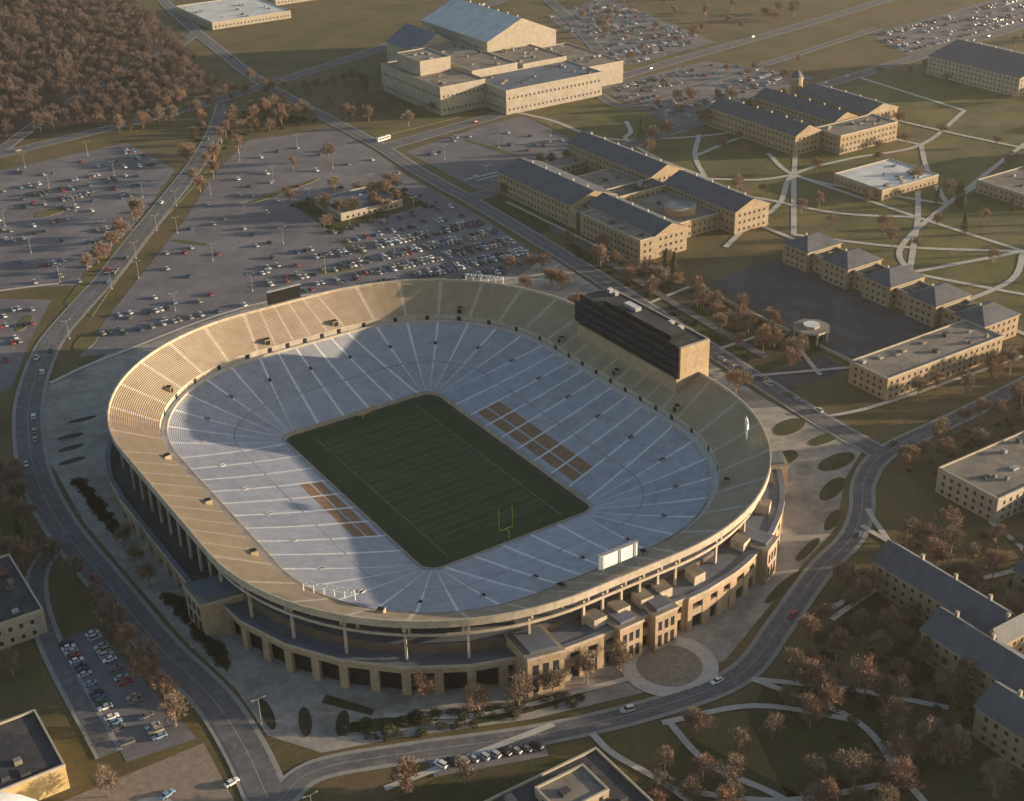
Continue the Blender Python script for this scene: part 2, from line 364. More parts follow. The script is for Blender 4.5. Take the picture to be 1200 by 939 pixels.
def lerp2(a,c,t): return (a[0]+(c[0]-a[0])*t,a[1]+(c[1]-a[1])*t)
def facade(pa,pb,h,kind):
    L=math.hypot(pb[0]-pa[0],pb[1]-pa[1]); n=max(1,round(L/(8.6 if kind=='gate' else 7.5)))
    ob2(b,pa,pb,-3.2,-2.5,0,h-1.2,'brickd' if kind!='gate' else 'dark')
    ob2(b,pa,pb,-1.6,0.25,h-1.2,h,'cream','metalroof')
    for q in range(n):
        a=lerp2(pa,pb,q/n); c=lerp2(pa,pb,(q+1)/n)
        pw=0.14 if kind=='gate' else 0.24
        ob2(b,a,lerp2(a,c,pw),-1.49,0.0,0,h-1.21,'brick'); ob2(b,lerp2(a,c,1-pw),c,-1.49,0.0,0,h-1.21,'brick')
        m0=lerp2(a,c,pw);m1=lerp2(a,c,1-pw)
        if kind=='gate':
            ob2(b,m0,m1,-1.48,-0.02,h*0.72,h-1.22,'brick')
        else:
            ob2(b,m0,m1,-1.48,-0.02,h-3.2,h-1.22,'brick'); ob2(b,m0,m1,-1.48,-0.15,h*0.38,h*0.58,'brick'); ob2(b,m0,m1,-1.46,-1.0,h*0.59,h*0.76,'glass')
            if q%2: ob2(b,m0,m1,-1.46,-0.35,0,h*0.38-0.02,'brick')
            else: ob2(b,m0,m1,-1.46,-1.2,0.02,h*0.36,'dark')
i=0
while i<NU:
    gate=(UU[i][6]=='NE' and UU[i][5]<6)
    step=4 if UU[i][6] in('E','W','N','S') or gate else 2
    Ro,h=outer(i)
    a=P(i,Ro,0); c=P(i+step,Ro,0)
    facade((a[0],a[1]),(c[0],c[1]),h,'gate' if gate else 'wall'); i+=step
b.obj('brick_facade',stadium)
b=MB()
def tower(i,R0,R1,w,h,off=0):
    obox(b,i,off,R0,R1,w,0,h-1.0,'brick'); obox(b,i,off,R0-0.3,R1+0.3,w+0.6,h-1.0,h,'cream','flatroof'); obox(b,i,off,R0+1.5,R1-1.5,w-3,h+0.01,h+0.9,'metalroof')
    for s in(-0.28,0,0.28):
        obox(b,i,off+s*w,R1,R1+0.06,w*0.16,h*0.12,h*0.42,'dark'); obox(b,i,off+s*w,R1,R1+0.06,w*0.16,h*0.55,h*0.78,'glass')
tower(idx['NE'][1],74,90,14,14); tower(idx['NE'][24],76,90.5,12,15.5); tower(idx['N'][6],78,90,9,14.5); tower(idx['N'][14],78,91,9,14.5); tower(idx['NW'][8],78,91.5,9,14.5); tower(idx['NW'][19],78,91.5,11,14.5)
for k in('N','NW'):
    for j in range(2,len(idx[k]),5): obox(b,idx[k][j],0,78.5,84,5,13.0,16.4,'cream','flatroof')
b.obj('entrance_pavilions',stadium)
pb_=MB()
pb_.box(96,113,-34,34,0,27,'brick'); pb_.box(97.5,112.5,-33,33.5,27,40,'black','darkroof')
for z in(28.2,31.8,35.4):
    pb_.box(97.0,97.48,-33,33.5,z,z+2.5,'pglass'); pb_.box(96.7,97.49,-33.2,33.7,z-0.8,z-0.4,'black',bottom=True)
for j in range(9): pb_.box(96.85,96.98,-33+j*8.2,-32.8+j*8.2,27.5,39.5,'black')
pb_.box(97.6,112.6,-34.3,-33.02,27,40.6,'brick','cream'); pb_.box(112.52,113.2,-33,33.5,0,40.4,'wallg')
pb_.box(96.9,97.5,-33,33.5,39.0,40.9,'black'); pb_.box(100,108,-25,20,40.02,42.0,'black','darkroof'); pb_.box(103,106,2,10,42.02,43.6,'steel','whiteroof')
for y in(-20,-14,24,28): pb_.box(109,111,y,y+2.2,40.02,41.6,'steel','whiteroof')
for j in range(12): pb_.tube((98,-30+j*5.4,40.9),(98,-30+j*5.4,42.6),0.07,0.07,'black')
pb_.tube((98,-30,42.5),(98,29.4,42.5),0.08,0.08,'black')
pb_.box(97.5,112.6,33.52,38,27,36,'black','darkroof')
pb_.obj('press_box',stadium)
f=MB()
def yb(n): return -54.86+n*109.73/24
f.face([P(i,9.6,0.06) for i in range(NU)],'turf')
for q in range(24):
    f.face([(-24.4,yb(q),0.075),(24.4,yb(q),0.075),(24.4,yb(q+1),0.075),(-24.4,yb(q+1),0.075)],'turf' if q%2 else 'turf2')
ringface(f,9.6,0.06,11.7,0.06,'track')
f.obj('football_field_turf')
f=MB()
for q in range(2,23):
    y=yb(q); f.face([(-24.4,y-0.09,0.09),(24.4,y-0.09,0.09),(24.4,y+0.09,0.09),(-24.4,y+0.09,0.09)],'chalk')
for x in(-24.5,24.5): f.face([(x-0.15,-55,0.1),(x+0.15,-55,0.1),(x+0.15,55,0.1),(x-0.15,55,0.1)],'chalk')
for x in(-6,6):
    for q in range(88):
        y=-45.7+q*1.05; f.face([(x-0.3,y-.08,0.1),(x+0.3,y-.08,0.1),(x+0.3,y+.08,0.1),(x-0.3,y+.08,0.1)],'chalk')
f.obj('field_line_markings')
def goalpost(y,s):
    g=MB(); g.tube((0,y+s*2,0),(0,y+s*2,2.6),0.16,0.16,'yellow'); g.tube((0,y+s*2,2.6),(0,y,3.1),0.14,0.14,'yellow'); g.tube((-2.9,y,3.1),(2.9,y,3.1),0.13,0.13,'yellow')
    for x in(-2.9,2.9): g.tube((x,y,3.1),(x,y,12.2),0.1,0.1,'yellow')
    g.obj('goalpost')
goalpost(-54.9,-1); goalpost(54.9,1)
g=MB(); g.box(-6,10,132.6,134,27.5,33.5,'black',bottom=True); g.box(-6.4,10.4,132.4,134.2,33.5,34,'steel')
for x in(-5,2,9): g.tube((x,133.5,24),(x,133.5,28),0.3,0.3,'steel')
g.obj('scoreboard')
g=MB(); g.box(-8,7,-123,-122,26.0,31.0,'white',bottom=True); g.box(-8.3,7.3,-123.2,-121.8,31.0,31.3,'steel')
for x in(-7,0,6): g.tube((x,-123.3,22),(x,-123.3,31),0.2,0.2,'steel')
g.obj('scoreboard')
def lightrack(p0,p1,z,h,name):
    g=MB(); p0=Vector(p0);p1=Vector(p1); d=p1-p0; n=5
    for i in range(n+1):
        p=p0+d*i/n; g.tube((p.x,p.y,z-2),(p.x,p.y,z+h),0.16,0.16,'white')
    for zz in(z,z+h): g.tube((p0.x,p0.y,zz),(p1.x,p1.y,zz),0.18,0.18,'white')
    for i in range(n*2):
        p=p0+d*(i+0.5)/(n*2); g.box(p.x-0.4,p.x+0.4,p.y-0.4,p.y+0.4,z+h*0.45,z+h*0.9,'white',bottom=True)
    g.obj(name)
lightrack((-90,-77,0),(-79,-91,0),27,1.8,'floodlight_rack'); lightrack((83,106,0),(95,92,0),28,2.0,'floodlight_rack'); lightrack((87,-86,0),(90,-82,0),28,5,'floodlight_rack')

# ------------------------------------------------------------------ buildings
def wallwin(wb,x0,y0,x1,y1,z0,h,floors,sp=3.6,ww=1.25,wh=1.5):
    L=math.hypot(x1-x0,y1-y0); n=int((L-1.5)/sp)
    if n<1:return
    dx,dy=(x1-x0)/L,(y1-y0)/L; nx,ny=dy,-dx; m=(L-(n-1)*sp)/2; fh=h/floors
    for fl in range(floors):
        z=z0+fl*fh+fh*0.32
        for i in range(n):
            s=m+i*sp
            a=(x0+dx*(s-ww/2),y0+dy*(s-ww/2)); c=(x0+dx*(s+ww/2),y0+dy*(s+ww/2))
            wb.prism([(a[0]-nx*.05,a[1]-ny*.05),(a[0]+nx*.03,a[1]+ny*.03),(c[0]+nx*.03,c[1]+ny*.03),(c[0]-nx*.05,c[1]-ny*.05)],z,z+wh,'glass',bottom=True)
            wb.prism([(a[0]-nx*.05-dx*.2,a[1]-ny*.05-dy*.2),(a[0]+nx*.16-dx*.2,a[1]+ny*.16-dy*.2),(c[0]+nx*.16+dx*.2,c[1]+ny*.16+dy*.2),(c[0]-nx*.05+dx*.2,c[1]-ny*.05+dy*.2)],z-0.2,z-0.02,'trim',bottom=True)
    wb.prism([(x0-nx*.05,y0-ny*.05),(x0+nx*.1,y0+ny*.1),(x1+nx*.1,y1+ny*.1),(x1-nx*.05,y1-ny*.05)],z0+h/floors+0.05,z0+h/floors+0.35,'trim',bottom=True)
def building(name,parts,wall='wall'):
    E=empty(name); w=MB();wi=MB();ro=MB()
    for p in parts:
        x0,x1,y0,y1,h,kind=p[:6]; rh=p[6] if len(p)>6 else 5; rk=p[7] if len(p)>7 else None; fl=p[8] if len(p)>8 else max(1,round(h/3.8)); z0=p[9] if len(p)>9 else 0
        w.box(x0,x1,y0,y1,z0,h,wall)
        if fl:
          for (a,c,d,e) in((x0,y0,x1,y0),(x1,y0,x1,y1),(x1,y1,x0,y1),(x0,y1,x0,y0)):
            wallwin(wi,a,c,d,e,z0,h-z0-0.6,fl)
        if kind=='flat':
            t=0.5
            for q in((x0-.1,x1+.1,y0-.1,y0+t),(x0-.1,x1+.1,y1-t,y1+.1),(x0-.1,x0+t,y0+t,y1-t),(x1-t,x1+.1,y0+t,y1-t)): w.box(q[0],q[1],q[2],q[3],h+0.0,h+0.9,'trim')
            ro.box(x0+t,x1-t,y0+t,y1-t,h+0.02,h+0.25,rk or 'flatroof')
            A=(x1-x0)*(y1-y0)
            for q in range(int(min(12,A/120))):
                a=U(x0+2,x1-5);c=U(y0+2,y1-5); ro.box(a,a+U(1.0,3.2),c,c+U(1.0,3.2),h+0.25,h+U(0.8,2.0),random.choice(['steel','flatroof','flatroof','darkroof']))
        else:
            o=0.6; X0,X1,Y0,Y1=x0-o,x1+o,y0-o,y1+o; z=h+0.02; k=rk or 'slate'
            ro.box(X0,X1,Y0,Y1,h-0.25,z,'trim',bottom=True)
            z+=0.01
            ins=0.0 if kind=='gable' else min(X1-X0,Y1-Y0)/2*0.9
            if (X1-X0)>=(Y1-Y0):
                m=(Y0+Y1)/2; r0=(X0+ins,m,z+rh); r1=(X1-ins,m,z+rh)
                ro.face([(X0,Y0,z),(X1,Y0,z),r1,r0],k); ro.face([(X1,Y1,z),(X0,Y1,z),r0,r1],k)
                kk=wall if kind=='gable' else k
                ro.face([(X0,Y1,z),(X0,Y0,z),r0],kk); ro.face([(X1,Y0,z),(X1,Y1,z),r1],kk)
            else:
                m=(X0+X1)/2; r0=(m,Y0+ins,z+rh); r1=(m,Y1-ins,z+rh)
                ro.face([(X1,Y0,z),(X1,Y1,z),r1,r0],k); ro.face([(X0,Y1,z),(X0,Y0,z),r0,r1],k)
                kk=wall if kind=='gable' else k
                ro.face([(X0,Y0,z),(X1,Y0,z),r0],kk); ro.face([(X1,Y1,z),(X0,Y1,z),r1],kk)
            L=max(X1-X0,Y1-Y0)
            for q in range(int(L/14)):
                s=q*14+9
                if (X1-X0)>=(Y1-Y0): ro.box(X0+s,X0+s+1,(Y0+Y1)/2+1.4,(Y0+Y1)/2+2.4,h+rh*.6,h+rh+0.7,'trim')
                else: ro.box((X0+X1)/2+1.4,(X0+X1)/2+2.4,Y0+s,Y0+s+1,h+rh*.6,h+rh+0.7,'trim')
    w.obj('walls',E); ro.obj('roof',E); wi.obj('windows',E); return E
building('classroom_hall',[(205,237,192,268,13,'gable',5.5),(213,235,126,187,13,'gable',5),(203,213,126,180,12,'flat'),(272,296,204,290,13,'gable',5.5),(271,296,128,191,13,'gable',5.5),(237.2,270.8,140,240,9,'flat',0,'flatroof'),(235.2,271.8,188,203,12,'flat',0,'darkroof'),(222,271,268.2,280,6,'flat',0,'flatroof'),(205,212.8,187.1,191.9,10,'flat')])
b=MB(); 
for (r,z0,z1,k,kt) in((9,9.3,13,'wall','trim'),(7.5,13.01,13.6,'trim','metalroof')):
    b.prism([(254+r*math.cos(t*math.pi/12),155+r*math.sin(t*math.pi/12)) for t in range(24)],z0,z1,k,kt)
b.obj('rotunda_drum')
building('business_college',[(396,418,212,297,13,'gable',5.5),(420,472,196,219,12,'flat'),(440,462,222,300,12,'gable',5),(418.2,439.8,230,280,8,'flat'),(470,500,222,290,12,'gable',5)])
b=MB(); 
for (r0,r1,z0,z1,k) in((4.5,4.5,0,19,'wall'),(5,5,19,20,'trim'),(4.2,3.6,20,22,'slate'),(3.6,2,22,24,'slate'),(2,0.3,24,25.2,'slate')): b.tube((480,300,z0),(480,300,z1),r0,r1,k,16)
b.obj('domed_cupola')
parts=[]
for j in range(5): parts.append((264,288,-50+j*28.5,-32+j*28.5,11,'hip',5,None,3))
for j in range(4): parts.append((268,284,-31.8+j*28.5,-21.7+j*28.5,9,'flat',0,'darkroof',2))
parts.append((190,263.5,-61,-39,10,'flat',0,'flatroof',3))
building('academic_hall',parts,'wall')
b=MB(); b.prism([(209+9*math.cos((t+.5)*math.pi/4),4+9*math.sin((t+.5)*math.pi/4)) for t in range(8)],5.2,6.2,'trim','flatroof',True)
b.prism([(209+4*math.cos((t+.5)*math.pi/4),4+4*math.sin((t+.5)*math.pi/4)) for t in range(8)],6.21,7.4,'trim','whiteroof')
for t in range(8):
    a=(t+.5)*math.pi/4; b.box(209+8*math.cos(a)-.4,209+8*math.cos(a)+.4,4+8*math.sin(a)-.4,4+8*math.sin(a)+.4,0,5.2,'trim')
b.prism([(209+6*math.cos((t+.5)*math.pi/4),4+6*math.sin((t+.5)*math.pi/4)) for t in range(8)],0,5.15,'glass')
b.obj('octagonal_pavilion')
b=MB()
for q in ((205,206,14,82),(205,206,-38,-6)): b.box(q[0],q[1],q[2],q[3],0,1.4,'trim')
b.obj('courtyard_wall')
building('performing_arts_center',[(262,300,432,520,20,'flat',0,'flatroof',2),(268,294,470,505,30,'flat',0,'flatroof',0),(300.2,385,405,450,17,'flat',0,'metalroof',2),(300.2,340,450.2,540,22,'flat',0,'flatroof',0),(345,410,500,600,28,'gable',14,'whiteroof',0),(345,385,450.2,499.8,20,'flat',0,'flatroof',0),(385.2,420,425,499.8,16,'flat',0,'flatroof',0),(305,344.8,542,590,18,'gable',12,'metalroof',0)],'wallg')
building('dining_hall',[(150,215,-152,-124,10,'flat',0,'flatroof'),(216,260,-165,-124,13,'flat',0,'flatroof'),(165,200,-180,-152.2,7,'flat',0,'flatroof')],'wallg')
building('student_dormitory',[(84,98,-204,-154,11,'gable',5.5),(80,102,-210,-204.2,12,'gable',5)])
building('student_dormitory',[(68,83,-232,-190,11,'gable',5.5)])
building('student_dormitory',[(53,68,-268,-224,11,'gable',5.5)])
building('student_dormitory',[(118,134,-225,-185,11,'gable',5.5),(134.2,160,-240,-225.2,11,'gable',5)])
building('brick_office_building',[(-88,-47,-205,-174,9,'flat',0,'darkroof'),(-72,-56,-192,-180,12,'flat',0,'flatroof',1,9.3)],'brick')
building('concrete_office_building',[(-205,-157,-16,24,9,'flat',0,'darkroof')],'wallg')
building('yellow_brick_building',[(-205,-174,-93,-64,8,'flat',0,'darkroof',0)],'wally')
building('limestone_hall',[(617,680,215,300,14,'gable',8),(690,740,220,250,12,'gable',6)],'wallg')
building('white_roofed_building',[(376,424,118,157,6,'flat',0,'whiteroof',1)])
building('white_roofed_building',[(432,492,56,96,7,'flat',0,'flatroof',2)])
building('low_warehouse',[(240,318,800,890,6,'flat',0,'whiteroof',1),(330,380,860,920,6,'flat',0,'whiteroof',1)],'wallg')
building('low_warehouse',[(120,200,1080,1140,6,'flat',0,'whiteroof',1)],'wallg')
building('parking_office_building',[(104,145,280,314,4,'flat',0,'metalroof',1)],'wallg')
building('campus_hall',[(500,540,90,110,10,'gable',5),(505,520,40,89,10,'gable',5)])
building('campus_hall',[(640,720,100,120,12,'gable',5),(700,720,121,180,12,'gable',5)])
b=MB(); n=48; rings=[(27,0),(27,9)]+[(27*math.cos(t*math.pi/20),9+15*math.sin(t*math.pi/20)) for t in range(1,10)]+[(0.3,24)]
for (ra,za),(rb,zb) in zip(rings[:-1],rings[1:]):
    for i in range(n):
        t0=2*math.pi*i/n;t1=2*math.pi*(i+1)/n
        b.face([(-208+ra*math.cos(t0),-121+ra*math.sin(t0),za),(-208+ra*math.cos(t1),-121+ra*math.sin(t1),za),(-208+rb*math.cos(t1),-121+rb*math.sin(t1),zb),(-208+rb*math.cos(t0),-121+rb*math.sin(t0),zb)],'white')
o=b.obj('white_domed_arena')
for p in o.data.polygons: p.use_smooth=True

# ------------------------------------------------------------------ planting beds
def ellipse(cx,cy,a,c,rot,n=16): return [(cx+a*math.cos(2*math.pi*i/n)*math.cos(rot)-c*math.sin(2*math.pi*i/n)*math.sin(rot),cy+a*math.cos(2*math.pi*i/n)*math.sin(rot)+c*math.sin(2*math.pi*i/n)*math.cos(rot)) for i in range(n)]
beds=[(-99,127,6,1.6,-.1),(-108,115,5.5,1.8,-.1),(-111,105,5.5,1.8,0),(-114,94,5.5,1.8,0),(-114,-96,8,1.8,1.4),(-106,-106,7,2,1.2),(-97,-113,6,2,1.0)]
for (x,y,a,c,r) in beds: pad('planting_bed',ellipse(x,y,a,c,r),'mulch',0.2,0.02)
for p in ([(-119,80),(-115,78),(-115,28),(-119,30)],[(-118,-18),(-114.5,-18),(-113,-66),(-116,-70)],[(-95,-98),(-86,-113),(-88,-115),(-98,-101)]):
    pad('planting_bed',p,'mulch',0.2,0.02)
for (x,y,a,c,r) in ((141,-54,9,5,0.2),(145,-70,8,3.2,0),(136,-86,10,4.5,.1),(120,-100,10,3.5,.4),(122,-72,7,4,0.3),(104,-116,8,2.2,.5),(83,-125,9,1.8,.35),(-86,-121,16,3,-.45),(-46,-139,20,2.6,-.2),(60,-137,12,2,.3),(128,-40,5,10,0),(132,0,5,16,0),(138,45,5,18,0),(142,90,6,16,0),(120,120,12,8,.6)):
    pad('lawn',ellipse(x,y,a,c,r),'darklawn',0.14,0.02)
for (x,y,a,c,r) in ((90,240,2,16,0),(60,215,22,2,-.35),(100,350,30,3,.3),(20,300,2,14,.6),(-30,400,10,6,.3),(-90,245,10,3,1.0),(-72,205,5,12,-.6),(250,345,2,30,.15),(450,380,30,2,.2),(520,560,2,60,.2)):
    pad('lawn',ellipse(x,y,a,c,r),'lawn',0.15,0.03)
pad('lawn',[(93,326),(157,322),(160,274),(92,268)],'darklawn',0.12,0.03)

# ------------------------------------------------------------------ trees
def tree_mesh(name,seed,h,k,dens=1.0,spread=1.0):
    rr=random.Random(seed); b=MB()
    def tri(p0,p1,w):
        d=p1-p0; a=d.orthogonal().normalized(); a.rotate(Matrix.Rotation(rr.uniform(0,6.28),3,d.normalized()))
        b.face([p0-a*w,p0+a*w,p1],k)
    def br(p,d,L,r,lev):
        e=p+d*L
        if lev<3: b.tube(p,e,r,r*0.62,k,4 if lev<1 else 3)
        else: tri(p,e,r*1.3)
        if lev==3:
            for q in range(int(7*dens)):
                t=rr.uniform(0.1,1.0); dd=(d+Vector((rr.uniform(-1,1),rr.uniform(-1,1),rr.uniform(-.5,.9)))).normalized()
                s=p.lerp(e,t); f=s+dd*rr.uniform(0.7,1.6)*h/11; tri(s,f,0.065)
                g=s.lerp(f,0.5); tri(g,g+(dd+Vector((rr.uniform(-1,1),rr.uniform(-1,1),rr.uniform(-.6,.8)))).normalized()*0.8*h/11,0.06)
            return
        n=(5,4,4)[lev]
        for q in range(n):
            t=rr.uniform(0.45,1.0) if lev==0 else rr.uniform(0.3,1.0)
            az=q*6.283/n+rr.uniform(-.6,.6); tilt=rr.uniform(0.45,0.95)*spread
            a=d.orthogonal().normalized(); a.rotate(Matrix.Rotation(az,3,d))
            nd=(d*math.cos(tilt)+a*math.sin(tilt)); nd.z+=0.12; nd.normalize()
            br(p.lerp(e,t),nd,L*rr.uniform(0.55,0.75),r*0.5,lev+1)
        br(e,(d+Vector((rr.uniform(-.2,.2),rr.uniform(-.2,.2),.3))).normalized(),L*0.62,r*0.6,lev+1)
    br(Vector((0,0,-0.2)),Vector((0,0,1)),h*0.38,h*0.024,0)
    return b.mesh(name)
TM=[tree_mesh('bare_tree_mesh',s,10,'bark' if s%2 else 'barkr') for s in range(6)]
WM=[tree_mesh('woodland_tree_mesh',s+20,10,'barkw',0.75) for s in range(3)]
def conifer(name,seed,h):
    rr=random.Random(seed); b=MB(); b.tube((0,0,0),(0,0,h),0.22,0.03,'bark',5)
    for q in range(1100):
        t=rr.random()**0.75; z=h*(0.08+0.92*t); R=(1-t)*h*0.27*(0.75+0.25*math.sin(z*5+rr.random()))+0.1
        a=rr.uniform(0,6.28); r=R*rr.uniform(0.35,1.05); c=Vector((r*math.cos(a),r*math.sin(a),z-r*0.35))
        d=Vector((math.cos(a),math.sin(a),-0.5))*rr.uniform(.3,.6); s=Vector((-math.sin(a),math.cos(a),rr.uniform(-.3,.3)))*rr.uniform(.12,.25)
        b.face([c-s,c+d,c+s],'needle')
    return b.mesh(name)
CM=[conifer('conifer_mesh',s,11) for s in range(2)]
def shrub_mesh(seed):
    rr=random.Random(seed); b=MB()
    for q in range(260):
        a=rr.uniform(0,6.28); r=rr.random()**.5; c=Vector((r*math.cos(a),r*math.sin(a),rr.uniform(0.05,1)*(1.1-r*r*.7)))
        d=Vector((rr.uniform(-1,1),rr.uniform(-1,1),rr.uniform(-1,1)))*.18; s=d.orthogonal().normalized()*.12
        b.face([c-s,c+d,c+s],'shrub')
    return b.mesh('shrub_mesh')
SM=[shrub_mesh(s) for s in range(2)]
def place(me,name,x,y,s,col=None,z=0,sz=None):
    o=bpy.data.objects.new(name,me); (col or COL).objects.link(o); o.location=(x,y,z); o.rotation_euler=(U(-.04,.04),U(-.04,.04),U(0,6.28)); sc=s; o.scale=(sc*U(.85,1.15),sc*U(.85,1.15),sc*(sz or U(.9,1.15))); return o
def bare(x,y,s=1.0): place(random.choice(TM),'bare_tree',x,y,s*1.25)
def near_road(x,y,m=2):
    for Pts,w in ROADS:
        for p in Pts:
            if abs(p.x-x)<w/2+m and abs(p.y-y)<w/2+m and math.hypot(p.x-x,p.y-y)<w/2+m: return True
    return False
for (x,y) in [(-139,-9),(-138,-56),(-138,-34),(-138,-63),(-139,87),(-145,53),(-142,70),(-143,25),(-138,-20),(-140,-45),(-139,-26),(-137,-74),(-139,-85),(-140,8),(-119,-10),(-119,4),(-118,18),(-71,-121),(-49,-137),(-25,-141),(-38,-139),(-60,-132),(-15,-143),(213,116),(203,47),(200,76),(34,-181),(39,-194),(66,-183),(62,-170),(70,-160),(74,-150),(45,-175),(28,-190),(151,-108),(199,-96),(165,-104),(178,-100),(109,439),(74,399),(58,380),(149,386),(123,383),(-165,-102),(-173,-31),(39,-244),(190,130),(185,110),(182,90),(190,60),(176,30),(180,5),(177,-15),(60,-222),(30,-215),(110,-160),(118,-150),(128,-150),(104,-180),(110,-200),(-20,-200),(-40,-215),(-8,-190),(-95,-150),(-80,-156)]:
    bare(x+U(-1,1),y+U(-1,1),U(0.85,1.2))
def scatter(poly,n,s0=0.7,s1=1.2,fn=bare):
    xs=[p[0] for p in poly];ys=[p[1] for p in poly];c=0;t=0
    while c<n and t<n*30:
        t+=1; x=U(min(xs),max(xs));y=U(min(ys),max(ys))
        if inside(x,y,poly) and not near_road(x,y): fn(x,y,U(s0,s1)); c+=1
for poly,n in (([(165,60),(172,150),(195,180),(200,90),(203,-10),(165,-10)],30),([(88,330),(165,326),(165,268),(88,262)],20),
    ([(62,425),(110,520),(180,540),(185,470),(120,475),(90,430)],46),([(-45,290),(75,440),(85,430),(-38,265)],16),([(20,-172),(60,-160),(82,-150),(80,-215),(50,-215),(40,-235),(0,-240)],44),
    ([(100,-140),(150,-155),(165,-185),(140,-250),(100,-240)],44),([(300,-60),(300,290),(520,310),(560,60),(400,-60)],48),([(190,420),(260,425),(270,560),(200,560)],24),
    ([(150,-100),(300,-90),(300,-122),(150,-122)],32),([(-160,120),(-137,120),(-140,0),(-165,0)],24),([(200,244),(205,280),(300,300),(300,292),(240,284),(205,270)],10),
    ([(-20,540),(200,600),(210,560),(60,530)],30),([(430,460),(700,500),(760,700),(600,760)],55),([(560,0),(900,0),(1000,330),(580,330)],90),([(120,100),(150,100),(140,-30),(120,-30)],16),
    ([(380,300),(560,330),(560,400),(380,400)],12),([(-50,-175),(10,-175),(0,-250),(-45,-250)],22),([(120,120),(150,110),(160,160),(120,160)],8),([(200,-64),(300,-64),(300,-78),(200,-80)],14),([(300,290),(500,316),(500,300),(310,280)],12)):
    scatter(poly,n)
for (x,y) in [(402,80),(408,88),(396,94),(420,60),(330,-50),(345,-45),(300,-80),(220,-105),(205,100),(207,110),(340,300),(-150,40)]:
    place(random.choice(CM),'conifer_tree',x,y,U(.8,1.4))
scatter([(380,100),(520,60),(560,0),(350,-60)],14,.8,1.3,lambda x,y,s:place(random.choice(CM),'conifer_tree',x,y,s))
sc=bpy.data.collections.new('shrubbery_parts')
def shr(x,y,s): place(random.choice(SM),'shrub',x,y,s,sc)
for poly,n in (([(-119,80),(-115,78),(-115,28),(-119,30)],60),([(-118,-18),(-114,-18),(-113,-66),(-116,-70)],60),([(165,60),(172,150),(195,180),(200,90),(203,-10),(165,-10)],90),([(100,-140),(150,-155),(165,-185),(140,-250),(100,-240)],120),([(20,-172),(82,-150),(80,-215),(0,-240)],90),([(150,-100),(300,-90),(300,-122),(150,-122)],80),([(88,330),(165,326),(165,268),(88,262)],60),([(62,425),(110,520),(180,540),(185,470),(120,475),(90,430)],120),([(120,100),(150,100),(140,-30),(120,-30)],60),([(-100,-112),(-30,-143),(-30,-147),(-95,-128)],50)):
    scatter(poly,n,.8,2.2,shr)
e=empty('shrubbery'); e.instance_type='COLLECTION'; e.instance_collection=sc
wc=bpy.data.collections.new('woodland_trees')
woods=[(-300,520),(-140,525),(-21,560),(73,568),(160,600),(190,733),(210,889),(225,977),(200,1100),(100,1300),(-500,1300),(-500,600)]
sheet('woodland_floor',woods,0.0,'leaf')
y=545
while y<1250:
    x=-260
    while x<230:
        xx,yy=x+U(-4,4),y+U(-4,4)
        if inside(xx,yy,woods) and not near_road(xx,yy,2): place(random.choice(WM),'woodland_tree',xx,yy,U(1.0,1.7),wc)
        x+=11
    y+=11
e=empty('woodland'); e.instance_type='COLLECTION'; e.instance_collection=wc

